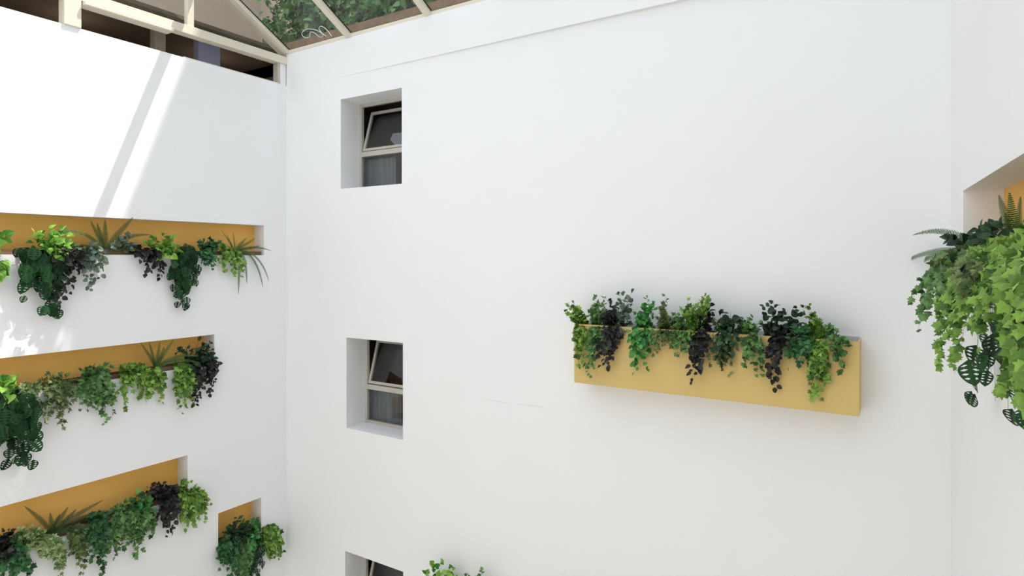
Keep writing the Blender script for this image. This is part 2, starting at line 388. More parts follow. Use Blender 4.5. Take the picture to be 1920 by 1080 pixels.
# kind: shape, material, leaf size, spacing, leaves per node, stem material
KIND = {
 'ivy_bright': ('ivy', 'ivy_bright', .070, .033, 2), 'ivy_mid': ('ivy', 'ivy_mid', .068, .032, 2), 'ivy_dark': ('ivy', 'ivy_dark', .068, .032, 2),
 'ivy_olive': ('ivyn', 'ivy_olive', .068, .031, 2), 'ivy_pale': ('ivyn', 'ivy_pale', .068, .031, 2),
 'dark': ('ovate_w', 'dark', .080, .040, 2), 'darkgreen': ('ovate', 'darkgreen', .086, .044, 2), 'euc': ('round', 'euc', .074, .040, 2),
 'green': ('round', 'green', .080, .040, 2), 'pothos': ('heart', 'pothos', .085, .055, 2), 'monstera': ('monstera', 'monstera', .15, .09, 2),
}
NAMES = {'ivy': 'trailing_ivy', 'dark': 'dark_leaf_vine', 'darkgreen': 'dark_green_vine', 'euc': 'grey_leaf_vine', 'green': 'round_leaf_vine', 'pothos': 'pothos_plant', 'monstera': 'cheese_vine', 'fern': 'sword_fern'}

def vine(parent, h, rng, kind, root, tip, up, scale, dens=1.0, stem_r=.0015, start=0.0):
    shape, mat, size, sp, per = KIND[kind]; size *= scale; sp *= scale / dens
    if up:
        mid = root.lerp(tip, .5); mid.z += .04; ctl = tip + Vector((0, 0, .02))
        pts = bez(root, Vector((mid.x, mid.y, max(root.z, tip.z) * .5 + mid.z * .5)) , ctl, tip, 14)
    else:
        L = (root.z - tip.z); lip = root + h.n * (.14 + rng.uniform(0, .06)) * min(1.6, scale); lip.z = root.z + rng.uniform(.03, .11) * scale
        lip += h.u * (tip - root).dot(h.u) * rng.uniform(.3, .75)
        k = tip.copy(); k.z = tip.z + max(.03, L * .55)
        k += h.u * rng.uniform(-.03, .03)
        pts = bez(root, lip + Vector((0, 0, .05)), k, tip, 18)
    P = resample(pts, sp); st = MB(); st.tube(pts, stem_r * scale, 4, stem_r * .5 * scale)
    so = st.build('vine', STEMB if kind in ('dark', 'darkgreen', 'ivy_olive') else STEMG, parent, org=root)
    lv = MB(); n = len(P)
    for i, p in enumerate(P):
        if i < 1 or i / n < start: continue
        fr = i / n; taper = 1.0 if fr < .55 else 1.0 - .38 * (fr - .55) / .45
        d = (P[min(i + 1, n - 1)] - P[i - 1]).normalized()
        for j in range(per):
            if rng.random() < (.2 if fr < .6 or up else .45): continue
            side = h.u * rng.uniform(-1, 1) * 1.1 + h.n * rng.uniform(-.1, 1.0) + Vector((0, 0, rng.uniform(-.9, .15) if not up else rng.uniform(-.4, .7)))
            side.normalize()
            yd = (side * 1.2 + d * .4 + Vector((0, 0, -.2 if not up else .1))).normalized()
            nr = (h.n * rng.uniform(.2, 1.0) + Vector((0, 0, rng.uniform(-.2, 1.1))) + h.u * (rng.uniform(-.8, .8) + h.bias)).normalized()
            off = side * size * rng.uniform(.08, .5) * (1 if fr < .6 else .6)
            s = size * taper * rng.uniform(.72, 1.2)
            if kind == 'monstera':
                yd = (Vector((0, 0, -1)) + h.u * rng.uniform(-.7, .7) + h.n * rng.uniform(-.1, .4)).normalized()
                nr = (h.n + h.u * (rng.uniform(-.6, .6) + h.bias) + Vector((0, 0, rng.uniform(-.1, .6)))).normalized()
            q = p + off
            dn = (q - h.o).dot(h.n)                     # keep leaves clear of the wall face below the ledge
            if q.z < root.z - .02 and dn < .03: q += h.n * (.03 - dn)
            e = q + yd * s; de = (e - h.o).dot(h.n)
            if e.z < root.z - .01 and de < .008: yd = (yd + h.n * ((.02 - de) / s)).normalized()
            put_leaf(lv, shape, q, yd, nr, s, min(1, max(0, rng.gauss(.42, .33) + .15 * fr)))
    if lv.f: lv.build('leaves', LM[mat], so, tint=True)
    return so

def frond(parent, h, rng, root, tip, mat, scale, wid=.05, sag=.12, lift=None):
    L = (tip - root).length
    up = Vector((0, 0, 1)); c1 = root + (tip - root) * .33 + up * L * (sag + .10); c2 = root + (tip - root) * .72 + up * L * sag
    if tip.z < root.z - .02:
        lp = root + h.n * max(.12, -(root - h.o).dot(h.n) + .10) + up * .07
        c1 = lp + h.u * (tip - root).dot(h.u) * .3 + up * .05; c2 = tip + up * (root.z - tip.z) * .6 - h.u * (tip - root).dot(h.u) * .15
    pts = bez(root, c1, c2, tip, 22); P = resample(pts, .0098 * scale)
    m = MB(); m.tube(pts, .0018 * scale, 4, .0006); n = len(P)
    for i, p in enumerate(P):
        if i < 3: continue
        t = i / n; wv = wid * scale * (math.sin(math.pi * min(1, t * .93 + .07)) ** .6) * (1 - .35 * t)
        d = (P[min(i + 1, n - 1)] - P[i - 1]).normalized()
        sd = d.cross(h.n * .8 + up * .6 + h.u * h.bias * 2.2); sd = sd.normalized() if sd.length > 1e-3 else h.u
        nr = sd.cross(d)
        for q in (-1, 1):
            dd = (sd * q + d * .28 - nr * 0 + up * -.12 + h.u * rng.uniform(-.08, .08)).normalized()
            a, b = p + d * .0035 * scale, p - d * .0035 * scale; e = p + dd * wv
            md = p + dd * wv * .55
            m.add([a, md + d * .0035 * scale, e, md - d * .0035 * scale, b], [(0, 1, 2, 3, 4)], min(1, max(0, rng.gauss(.5, .2))))
    return m.build('frond', LM[mat], parent, org=root, tint=True)

RNG = random.Random(5)
def plant(h, kind, rootpx, hang, ups, label, group, ledge_z, n_in=-.09, off=(.05, .12), scale=1.0, extra=1.0, name=None, mat=None, dens=1.0, wid=.05, uoff=(-.02, .08), start=0.0):
    rng = random.Random(RNG.random())
    ru, rz = h.at(rootpx[0], rootpx[1], n_in)
    root = h.P(ru, n_in, ledge_z)
    base = 'ivy' if kind.startswith('ivy') else kind
    e = empty(NAMES[base], root)
    tag(e, label, 'plant' if base != 'fern' else 'fern', group)
    if kind == 'fern':
        m = mat or 'fern'
        for px, py, *o in hang:
            n = o[0] if o else rng.uniform(*off); u, z = h.at(px, py, n)
            frond(e, h, rng, root + h.u * rng.uniform(-.02, .02), h.P(u, n, z), m, scale, wid, sag=rng.uniform(.10, .2))
        for px, py, *o in ups:
            n = o[0] if o else rng.uniform(*uoff); u, z = h.at(px, py, n)
            frond(e, h, rng, root + h.u * rng.uniform(-.02, .02), h.P(u, n, z), m, scale, wid, sag=rng.uniform(-.02, .05))
        return e
    H = [(p, False) for p in hang] + [(p, True) for p in ups]
    for k in range(int(round(extra * len(hang)))):
        a = rng.choice(hang); b = rng.choice(hang); t = rng.random() * .6
        x = a[0] + (b[0] - a[0]) * t + rng.uniform(-6, 6) * scale; y = a[1] + (b[1] - a[1]) * t
        y = rootpx[1] + (y - rootpx[1]) * rng.uniform(.3, .8)
        H.append(((x, y), False))
    for k in range(int(round(extra * len(ups)))):
        a = rng.choice(ups); b = rng.choice(ups); t = rng.random() * .7
        x = a[0] + (b[0] - a[0]) * t; y = a[1] + (b[1] - a[1]) * t
        f = rng.uniform(.35, .8)
        H.append(((rootpx[0] + (x - rootpx[0]) * f, rootpx[1] + (y - rootpx[1]) * f), True))
    for p, up in H:
        n = p[2] if len(p) > 2 else rng.uniform(*(uoff if up else off)); u, z = h.at(p[0], p[1], n)
        tip = h.P(u, n, z); 
        ru2 = ru + (u - ru) * rng.uniform(.1, .5)
        r = h.P(ru2, n_in + rng.uniform(-.03, .04), ledge_z)
        if not up and z > ledge_z - .05: up = True
        vine(e, h, rng, kind, r, tip, up, scale, dens, start=start)
    return e

# ------------------------------------------------------------------ troughs in the niches
def trough(h, u0, u1, z0, label, group, n1=-.035, hgt=.055):
    e = empty('planter_trough', h.P((u0 + u1) / 2, -ND / 2, z0)); tag(e, label, 'planter', group)
    m = MB(); w0, w1 = -ND + .012, n1; t = .008
    m.hbox(h, u0, u1, w0, w1, z0, z0 + .01); m.hbox(h, u0, u1, w0, w0 + t, z0 + .01, z0 + hgt); m.hbox(h, u0, u1, w1 - t, w1, z0 + .01, z0 + hgt)
    m.hbox(h, u0, u0 + t, w0 + t, w1 - t, z0 + .01, z0 + hgt); m.hbox(h, u1 - t, u1, w0 + t, w1 - t, z0 + .01, z0 + hgt)
    m.build('trough_body', TROUGH, e)
    m = MB(); m.hbox(h, u0 + t, u1 - t, w0 + t, w1 - t, z0 + .01, z0 + hgt - .012); m.build('soil', SOIL, e)
gt = 'brown planting troughs in the wall niches'
trough(LEFT, -1.9, 5.78, .027, 'long brown planting trough in the top niche of the left wall', gt)
trough(LEFT, -1.9, 5.0, -1.470, 'long brown planting trough in the second niche down the left wall', gt)
trough(LEFT, -1.9, 4.62, -3.160, 'long brown planting trough in the third niche down the left wall', gt)
trough(LEFT, 5.1, 5.74, -4.050, 'short brown planting trough in the small niche near the corner', gt)
trough(RIGHT, RU0 + .03, RU1 - .03, RZ0, 'long brown planting trough in the niche of the right wall', gt)

# ------------------------------------------------------------------ ochre planter boxes hung on the back wall
def wall_planter(u0, u1, z0, z1, nf, label):
    e = empty('wall_planter', BACK.P((u0 + u1) / 2, 0, z0)); tag(e, label, 'planter', 'ochre planters hung on the back wall')
    t = .012
    m = MB(); m.hbox(BACK, u0, u1, nf - t, nf, z0, z1); m.build('front_panel', TANB, e, bevel=.002)
    for a in (u0, u1 - t):
        m = MB(); m.hbox(BACK, a, a + t, .002, nf - t, z0, z1); m.build('side_panel', TANB, e, bevel=.001)
    m = MB(); m.hbox(BACK, u0 + t, u1 - t, .002, nf - t, z0, z0 + t); m.build('bottom_panel', TANB, e)
    m = MB(); m.hbox(BACK, u0 + t, u1 - t, .002, .014, z0 + t, z1 + .012); m.build('back_panel', RIM, e)
    m = MB(); m.hbox(BACK, u0 + t, u1 - t, .014, nf - t, z0 + t, z1 - .05); m.build('soil', SOIL, e)
    return e
wall_planter(-2.95, -.315, -1.326, -.705, .30, 'long ochre planter box hung on the white back wall, full of trailing plants')
wall_planter(-5.02, -2.4, -4.83, -4.20, .30, 'ochre planter box lower on the back wall, beside the lowest window')

# ------------------------------------------------------------------ windows of the back wall
def q4(m, u0, u1, n, z0, z1): m.add([BACK.P(u0, n, z0), BACK.P(u1, n, z0), BACK.P(u1, n, z1), BACK.P(u0, n, z1)], [(0, 1, 2, 3)])
def bwin(idx, u0, u1, z0, z1, curtain):
    yw = -.36
    e = empty('window_%d' % idx, BACK.P((u0 + u1) / 2, yw, z0)); tag(e, kind='structure')
    fw = .045; zt = z0 + .535; d0, d1 = yw - .05, yw
    m = MB(); m.hbox(BACK, u0, u0 + fw, d0, d1, z0, z1); m.hbox(BACK, u1 - fw, u1, d0, d1, z0, z1)
    m.hbox(BACK, u0 + fw, u1 - fw, d0, d1, z0, z0 + fw); m.hbox(BACK, u0 + fw, u1 - fw, d0, d1, z1 - fw, z1)
    m.build('window_frame', GREYF, e, bevel=.003)
    m = MB(); m.hbox(BACK, u0 + fw, u1 - fw, d0 - .005, d1 + .012, zt - .035, zt + .035); m.build('transom', GREYF, e, bevel=.003)
    m = MB(); q4(m, u0 + fw, u1 - fw, yw - .024, z0 + fw, zt - .035); m.build('glass_pane', WINGLASS, e)
    # bottom hinged sash, its top tipped into the room
    sa, sb, s0, s1 = u0 + fw + .012, u1 - fw - .012, zt + .045, z1 - fw - .02
    pv = BACK.P((sa + sb) / 2, yw - .02, s0)
    sh = Host(Vector((0, YB, 0)), (1, 0, 0), (0, -1, 0)); m = MB(); t = .04
    m.hbox(sh, sa, sa + t, yw - .035, yw - .005, s0, s1); m.hbox(sh, sb - t, sb, yw - .035, yw - .005, s0, s1)
    m.hbox(sh, sa + t, sb - t, yw - .035, yw - .005, s0, s0 + t); m.hbox(sh, sa + t, sb - t, yw - .035, yw - .005, s1 - t, s1)
    so = m.build('sash', GREYF, e, org=pv, bevel=.002); 
    m = MB(); q4(m, sa + t, sb - t, yw - .02, s0 + t, s1 - t); g = m.build('sash_glass', WINGLASS, so, org=pv); g.location = (0, 0, 0)
    so.rotation_euler = (-math.radians(16), 0, 0)
    # the room behind
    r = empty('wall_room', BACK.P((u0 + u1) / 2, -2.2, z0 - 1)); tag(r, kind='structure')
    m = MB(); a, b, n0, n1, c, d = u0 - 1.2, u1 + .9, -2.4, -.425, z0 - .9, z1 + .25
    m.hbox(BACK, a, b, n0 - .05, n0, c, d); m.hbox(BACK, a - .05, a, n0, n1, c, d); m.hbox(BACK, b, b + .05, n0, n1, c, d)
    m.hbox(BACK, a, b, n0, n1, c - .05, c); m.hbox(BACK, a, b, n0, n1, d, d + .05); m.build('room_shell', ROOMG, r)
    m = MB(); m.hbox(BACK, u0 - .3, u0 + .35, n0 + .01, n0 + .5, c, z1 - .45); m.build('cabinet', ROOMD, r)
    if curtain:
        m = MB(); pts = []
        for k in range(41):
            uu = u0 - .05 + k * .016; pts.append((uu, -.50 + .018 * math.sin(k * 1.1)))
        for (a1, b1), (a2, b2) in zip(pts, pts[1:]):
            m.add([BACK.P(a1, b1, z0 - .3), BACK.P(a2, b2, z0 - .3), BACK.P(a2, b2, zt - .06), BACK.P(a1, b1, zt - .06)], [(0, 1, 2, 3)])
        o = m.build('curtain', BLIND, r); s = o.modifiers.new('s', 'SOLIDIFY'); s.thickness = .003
for i, (q, c) in enumerate(zip(WIN, (True, True, True))): bwin(i + 2, *q, c)
bpy.context.view_layer.update()

# ------------------------------------------------------------------ plants, top niche of the left wall
z1_ = .027 + .03
G = 'plants in the top niche of the left wall'
P = lambda *a, **k: plant(LEFT, *a, ledge_z=z1_, group=G, **k)
P('pothos', (-40, 475), [(-6, 540), (-12, 515)], [(12, 440), (-12, 455), (-20, 440)], 'broad-leafed green plant cut by the left edge of the photo in the top niche', scale=1.2, extra=.5)
P('pothos', (95, 475), [(105, 492), (122, 488)], [(64, 442), (80, 434), (92, 430), (112, 428), (128, 438), (130, 452), (148, 468), (105, 445)], 'bright green broad-leafed plant in the top niche, sunlit above the perforated leaves', uoff=(-.02, .14), extra=1.3)
P('monstera', (66, 474), [(45, 560), (55, 530), (70, 540), (84, 575), (100, 578), (95, 545), (115, 525), (98, 594), (50, 510), (75, 505)], [(40, 466), (62, 466)], 'vine with long perforated dark green leaves at the left of the top niche', extra=.4, off=(.07, .16))
P('dark', (133, 476), [(112, 562), (128, 548), (140, 530), (150, 510), (122, 520), (104, 572)], [(125, 468)], 'blackish purple vine in the top niche, hanging beside the perforated leaves', extra=.8)
P('euc', (165, 475), [(164, 548), (178, 528), (188, 520), (186, 500), (160, 515), (150, 500)], [(150, 464), (172, 462), (200, 470)], 'grey green round-leafed vine hanging under the first fern of the top niche', extra=.6)
P('fern', (198, 477), [(285, 441), (262, 470), (116, 432)], [(170, 414), (182, 418), (197, 412), (249, 408), (140, 458)], 'dark fern with tall upright fronds in the top niche, left of centre', mat='fern_dark', wid=.05, uoff=(-.08, .05))
P('euc', (232, 473), [], [(222, 450), (245, 438), (212, 458), (236, 450), (252, 455)], 'small grey green bush right behind the tall fern in the top niche')
P('dark', (262, 474), [(300, 524), (276, 512), (290, 500), (303, 508), (262, 488)], [(250, 470)], 'dark vine trailing to the right from the middle of the top niche', extra=1.2)
P('pothos', (305, 474), [(300, 488), (320, 490)], [(272, 456), (290, 445), (310, 438), (324, 444), (334, 462), (348, 478), (285, 462)], 'bright green broad-leafed bush in the middle of the top niche', extra=1.3, scale=.9)
P('monstera', (352, 474), [(322, 535), (335, 548), (350, 545), (364, 528), (330, 520), (346, 574), (338, 572), (370, 496), (350, 515)], [(345, 462), (352, 458)], 'perforated-leafed vine hanging straight down right of centre in the top niche', scale=.85, extra=.6)
P('ivy_dark', (388, 473), [(386, 500), (398, 503), (380, 492)], [(372, 456), (396, 446), (410, 456), (384, 452), (402, 450)], 'deep green ivy bush in the top niche, left of the end fern', extra=1.5)
P('ivy_bright', (425, 474), [(421, 508), (436, 520), (454, 520), (442, 505), (410, 490)], [(415, 462)], 'bright green ivy hanging under the end fern of the top niche', extra=1.3)
P('fern', (440, 470), [(447, 552, .08), (463, 532, .09), (504, 528, .1), (493, 540, .08), (508, 470, .12)], [(416, 432), (437, 436), (478, 447), (488, 460), (400, 452), (425, 440), (462, 446)], 'green fern at the right end of the top niche, two fronds drooping', wid=.036)
# ------------------------------------------------------------------ second niche
z2_ = -1.47 + .03
G = 'plants in the second niche of the left wall'
P = lambda *a, **k: plant(LEFT, *a, ledge_z=z2_, group=G, **k)
P('pothos', (5, 738), [(8, 760), (22, 758)], [(4, 706), (14, 712), (20, 725), (-6, 712)], 'sunlit yellow green bush cut by the left edge in the second niche', extra=1.2)
P('monstera', (18, 742), [(60, 780), (64, 795), (54, 838), (22, 856), (48, 862), (62, 870), (4, 842), (14, 825), (42, 815), (-10, 830), (30, 790), (10, 780), (-4, 800)], [(34, 738)], 'large vine with dark perforated leaves at the left of the second niche', scale=1.05, extra=.7, off=(.07, .18))
P('ivy_pale', (55, 738), [(48, 768), (62, 760), (70, 748)], [(48, 722), (62, 722), (76, 726), (40, 728)], 'pale sunlit ivy in the second niche beside the perforated leaves', extra=1.2)
P('ivy_olive', (105, 730), [(84, 795), (116, 800), (100, 775), (128, 770), (136, 748), (90, 760), (112, 765)], [(76, 714), (92, 700), (110, 704), (124, 706)], 'olive green ivy hanging left of centre in the second niche', extra=1.5)
P('ivy_mid', (170, 718), [(148, 768), (176, 766), (195, 797), (210, 790), (165, 770), (190, 756), (142, 740), (180, 745)], [(152, 694), (175, 690), (200, 684), (215, 690), (188, 690)], 'dense green ivy mound in the middle of the second niche', extra=1.6)
P('ivy_bright', (248, 706), [(225, 735), (232, 770), (248, 730), (274, 762), (284, 742), (302, 756), (305, 728), (262, 745)], [(228, 688), (248, 684), (266, 686), (280, 694)], 'green ivy in the second niche just left of the fern', extra=1.2)
P('fern', (292, 700), [(372, 668), (376, 682), (338, 678)], [(263, 642), (279, 640), (300, 640), (326, 636), (308, 650)], 'fern with upright fronds near the right end of the second niche', wid=.038)
P('ivy_bright', (338, 696), [(330, 738), (338, 774), (346, 768), (356, 745), (360, 758), (334, 750)], [(335, 688)], 'narrow bright ivy hanging under the fern of the second niche', extra=1.1)
P('darkgreen', (372, 693), [(358, 705)], [(330, 658), (345, 650), (362, 652), (392, 642), (372, 640), (398, 656), (382, 650), (398, 672)], 'dark green bush against the right end of the second niche', extra=1.6)
P('dark', (386, 692), [(364, 760), (371, 745), (392, 748), (400, 722), (407, 702), (380, 728), (390, 735)], [(392, 682)], 'black-leafed vine hanging at the right end of the second niche', extra=.5, scale=.85)
# ------------------------------------------------------------------ third niche
z3_ = -3.16 + .03
G = 'plants in the third niche of the left wall'
P = lambda *a, **k: plant(LEFT, *a, ledge_z=z3_, group=G, **k)
P('dark', (2, 1030), [(10, 1048), (22, 1044)], [(4, 998), (16, 1000), (-6, 1006), (20, 1012)], 'dark-leafed bush cut by the left edge in the third niche', extra=1.2)
P('ivy_dark', (12, 1034), [(18, 1082), (40, 1062), (58, 1084), (28, 1100), (2, 1090), (48, 1075)], [(30, 1012)], 'deep green ivy falling past the lower left corner of the photo', extra=1.6)
P('ivy_pale', (66, 1022), [(75, 1040), (90, 1052), (108, 1060), (120, 1080), (98, 1036), (48, 1040), (112, 1085)], [(36, 990), (50, 988), (70, 992), (84, 996), (28, 1004)], 'pale green ivy in the third niche in front of the fern', extra=1.6)
P('fern', (96, 1008), [(196, 985), (166, 996)], [(46, 949), (94, 962), (128, 950), (192, 938), (202, 956), (142, 956), (112, 965)], 'brownish green fern with arching fronds in the third niche', mat='fern_dark', wid=.042, uoff=(-.1, .02))
P('ivy_olive', (138, 1008), [(143, 1066), (150, 1052), (132, 1040), (156, 1072), (146, 1040)], [(128, 996)], 'olive ivy tail hanging below the fern of the third niche', extra=1.2)
P('ivy_dark', (182, 998), [(186, 1056), (174, 1050), (192, 1078), (200, 1040), (164, 1024), (180, 1035)], [(168, 968), (184, 962), (200, 965)], 'deep green ivy right of the fern in the third niche', extra=1.6)
P('ivy_mid', (236, 985), [(215, 1044), (234, 1030), (254, 1046), (268, 1032), (284, 1010), (262, 1008), (244, 1018), (204, 1032), (290, 1000)], [(212, 954), (228, 946), (246, 955)], 'wide light-speckled green ivy in the middle of the third niche', extra=1.6)
P('green', (262, 968), [], [(238, 938), (254, 926), (274, 934), (264, 940), (285, 942)], 'round-leafed green bush behind the ivy in the third niche', extra=1.4)
P('dark', (312, 955), [(310, 1004), (326, 990), (300, 976), (318, 998), (334, 960), (306, 985)], [(278, 914), (304, 908), (328, 918), (268, 926), (290, 912), (315, 915)], 'blackish purple bush with a hanging tail in the third niche', extra=1.1)
P('ivy_bright', (345, 948), [(350, 996), (362, 985), (384, 978), (376, 966), (340, 980), (356, 970)], [(340, 904), (356, 904), (370, 920), (386, 936), (392, 946), (372, 932)], 'bright ivy spreading past the right end of the third niche', extra=1.2, uoff=(.02, .14))
# ------------------------------------------------------------------ small fourth niche
z4_ = -4.05 + .03
G = 'plants in the small niche near the corner'
P = lambda *a, **k: plant(LEFT, *a, ledge_z=z4_, group=G, **k)
P('darkgreen', (452, 1030), [(440, 1040)], [(444, 972), (430, 988), (458, 980), (420, 1000), (440, 990), (466, 984)], 'dark bush at the back of the small niche near the corner', extra=1.5)
P('green', (474, 1030), [(470, 1042)], [(466, 974), (480, 976), (486, 990), (474, 990)], 'glossy green bush against the right side of the small niche', extra=1.6)
P('ivy_dark', (428, 1040), [(406, 1046), (414, 1070), (430, 1088), (446, 1092), (426, 1062), (410, 1056), (440, 1070)], [(426, 1004), (440, 1008), (416, 1012), (404, 1036)], 'deep green ivy hanging at the left of the small niche', extra=1.8)
P('ivy_mid', (455, 1040), [(450, 1090), (462, 1080), (470, 1070), (458, 1095), (440, 1060)], [(460, 1010), (448, 1014)], 'speckled green ivy in the middle of the small niche', extra=1.6)
P('ivy_bright', (488, 1032), [(524, 1050), (530, 1036), (506, 1050), (515, 1044), (498, 1040)], [(504, 996), (520, 1004), (496, 1006), (528, 1020)], 'light ivy spreading right from the small niche towards the corner', extra=1.3, uoff=(.03, .14))
P('monstera', (472, 1046), [(480, 1092), (487, 1078), (466, 1100), (476, 1070)], [], 'dark perforated vine hanging under the small niche', scale=.8, extra=.6)

# ------------------------------------------------------------------ plants of the big wall planter
G = 'plants in the large ochre planter'
zp = -.755
P = lambda *a, **k: plant(BACK, *a, ledge_z=zp, group=G, n_in=.20, off=(.33, .40), uoff=(.16, .36), **{'scale': .8, **k})
P('ivy_bright', (1095, 612), [(1085, 690), (1094, 686), (1090, 655), (1084, 672), (1078, 635)], [(1062, 568), (1075, 568), (1082, 576), (1060, 584), (1090, 585), (1100, 590)], 'bright ivy at the left end of the large ochre planter', extra=1.0)
P('ivy_mid', (1122, 612), [(1104, 706), (1114, 692), (1126, 662), (1135, 655), (1112, 655), (1120, 640)], [(1116, 554), (1134, 556), (1112, 568), (1104, 582), (1122, 575)], 'green ivy with raised curling tips, second from the left in the ochre planter', extra=.7)
P('dark', (1150, 610), [(1128, 690), (1136, 694), (1146, 678), (1155, 655), (1163, 640), (1142, 645), (1150, 660)], [(1140, 562), (1146, 576), (1130, 590), (1152, 580)], 'left one of the blackish purple vines hanging over the ochre planter', extra=1.2, scale=.85)
P('euc', (1166, 608), [(1170, 625)], [(1186, 540), (1164, 548), (1176, 566), (1160, 562), (1172, 585)], 'grey green sprig rising highest above the left of the ochre planter', extra=.6, scale=.9)
P('green', (1206, 610), [(1194, 690), (1190, 706), (1184, 645), (1214, 692), (1208, 660), (1226, 640), (1200, 668)], [(1215, 556), (1230, 568), (1208, 578), (1192, 586), (1222, 582)], 'clear green round-leafed vine in the ochre planter, right of the first dark vine', extra=1.2, scale=.75)
P('ivy_olive', (1242, 612), [(1236, 660), (1225, 668), (1250, 645), (1258, 650)], [(1248, 555), (1240, 576), (1252, 592), (1264, 588), (1244, 600)], 'olive ivy with a thin raised tip in the ochre planter', extra=1.2)
P('ivy_mid', (1276, 614), [(1270, 668), (1280, 662), (1290, 660), (1262, 645)], [(1264, 592), (1278, 582)], 'dense mid green ivy left of the centre of the ochre planter', extra=1.6)
P('ivy_olive', (1262, 612), [(1246, 645), (1262, 652), (1230, 636), (1276, 640)], [(1232, 596), (1270, 594)], 'short olive ivy over the ochre planter rim, left of the yellow green bush', extra=1.2)
P('ivy_bright', (1298, 608), [(1292, 640)], [(1288, 562), (1304, 570), (1326, 554), (1334, 562), (1280, 576), (1312, 575), (1300, 585)], 'yellow green ivy bush raised above the centre of the ochre planter', extra=1.2)
P('dark', (1318, 610), [(1299, 714), (1308, 700), (1303, 680), (1320, 660), (1330, 640), (1312, 655), (1296, 672), (1322, 675)], [(1330, 568), (1336, 588), (1312, 592), (1325, 580)], 'long blackish vine hanging lowest under the centre of the ochre planter', extra=1.3, scale=.85)
P('ivy_olive', (1345, 616), [(1334, 688), (1342, 680), (1358, 700), (1370, 702), (1350, 660)], [(1342, 600)], 'thin olive ivy tails just right of the centre of the ochre planter', extra=.5)
P('darkgreen', (1366, 614), [(1350, 690), (1372, 688), (1364, 664), (1380, 650), (1356, 650)], [(1346, 584), (1370, 584), (1360, 592), (1386, 594)], 'dark green vine with two raised leaves right of the centre of the ochre planter', extra=1.1)
P('ivy_mid', (1404, 616), [(1394, 690), (1414, 702), (1422, 680), (1406, 664), (1430, 706), (1418, 655)], [(1382, 596), (1412, 596), (1395, 606), (1424, 604)], 'grey green ivy mass in the right half of the ochre planter', extra=1.5)
P('darkgreen', (1454, 616), [], [(1432, 573), (1450, 565), (1446, 590), (1434, 600), (1452, 582)], 'dark sprig standing up in the right half of the ochre planter', extra=0, scale=.85)
P('dark', (1460, 618), [(1447, 712), (1456, 690), (1466, 670), (1452, 724), (1460, 645), (1472, 650), (1446, 655)], [(1430, 612), (1480, 612)], 'right one of the blackish vines hanging over the ochre planter', extra=.8, scale=.85)
P('darkgreen', (1474, 618), [(1486, 640)], [(1490, 575), (1512, 577), (1476, 582), (1496, 590), (1500, 604)], 'dark sprig leaning right, beside the tallest right-hand ivy of the ochre planter', extra=.1, scale=.85)
P('ivy_dark', (1502, 624), [(1500, 690), (1522, 704), (1478, 694), (1510, 672), (1490, 668), (1474, 655), (1515, 650)], [(1496, 612), (1518, 614)], 'deep green ivy hanging in the right half of the ochre planter', extra=1.2)
P('ivy_bright', (1534, 622), [(1524, 750), (1536, 750), (1546, 722), (1534, 702), (1550, 720), (1540, 664), (1530, 680)], [(1513, 572), (1530, 584), (1524, 600), (1540, 600)], 'bright ivy with the lowest hanging tail at the right of the ochre planter', extra=1.0)
P('ivy_mid', (1558, 626), [(1584, 668), (1578, 704), (1574, 655), (1562, 650), (1588, 650)], [(1554, 612), (1566, 622)], 'green ivy at the right end of the ochre planter', extra=.9)
# ------------------------------------------------------------------ plants of the low planter at the bottom edge
G = 'plants in the low ochre planter'
P = lambda *a, **k: plant(BACK, *a, ledge_z=-4.25, group=G, n_in=.18, off=(.33, .40), uoff=(.12, .34), **{'scale': .85, **k})
P('pothos', (828, 1136), [], [(800, 1072), (814, 1056), (826, 1052), (846, 1066), (858, 1078), (836, 1074), (812, 1082)], 'bright green bush poking up at the bottom edge beside the lowest window', extra=1.2)
P('ivy_mid', (885, 1140), [], [(906, 1068), (876, 1074), (892, 1082)], 'small spiky ivy at the bottom edge right of the green bush', extra=1.0)

# ------------------------------------------------------------------ plants of the right niche
G = 'plants in the niche of the right wall'
zr = RZ0 + .03
P = lambda *a, **k: plant(RIGHT, *a, ledge_z=zr, group=G, **{'off': (.10, .30), 'uoff': (.0, .2), 'scale': 1.3, **k})
P('fern', (1850, 484), [(1712, 441, .30), (1686, 500, .34), (1682, 538, .33)], [(1835, 450, .05)], 'fern with fronds arching far out to the left from the right niche', wid=.032, scale=1.15)
P('fern', (1905, 480), [], [(1873, 367, -.08), (1893, 362, -.05), (1914, 368, -.02), (1932, 380, 0), (1885, 400, .02)], 'upright fern against the ochre panel of the right niche', wid=.034, scale=1.15)
P('darkgreen', (1845, 480), [(1800, 492, .2), (1815, 500, .15), (1840, 520, .1), (1828, 540, .1)], [(1838, 430, .02), (1778, 452, .2), (1812, 468, .12), (1888, 425, .0), (1860, 440, .05), (1872, 450, .05)], 'blackish vine with single raised leaves over the lip of the right niche', extra=.2, scale=.9)
P('ivy_olive', (1850, 486), [(1775, 520, .2), (1800, 540, .18), (1790, 560, .2), (1822, 530, .15), (1810, 580, .2)], [(1770, 482, .25), (1752, 500, .3), (1800, 478, .15)], 'olive ivy under the arching fronds at the right niche', extra=1.8, scale=.95)
P('ivy_mid', (1842, 486), [(1712, 565, .34), (1722, 622, .34), (1738, 600, .33), (1745, 570, .3), (1726, 590, .34), (1742, 540, .3), (1762, 560, .28), (1770, 590, .27)], [(1752, 508, .3), (1772, 494, .25)], 'small-leafed green ivy hanging furthest left from the right niche', extra=1.6, scale=.85)
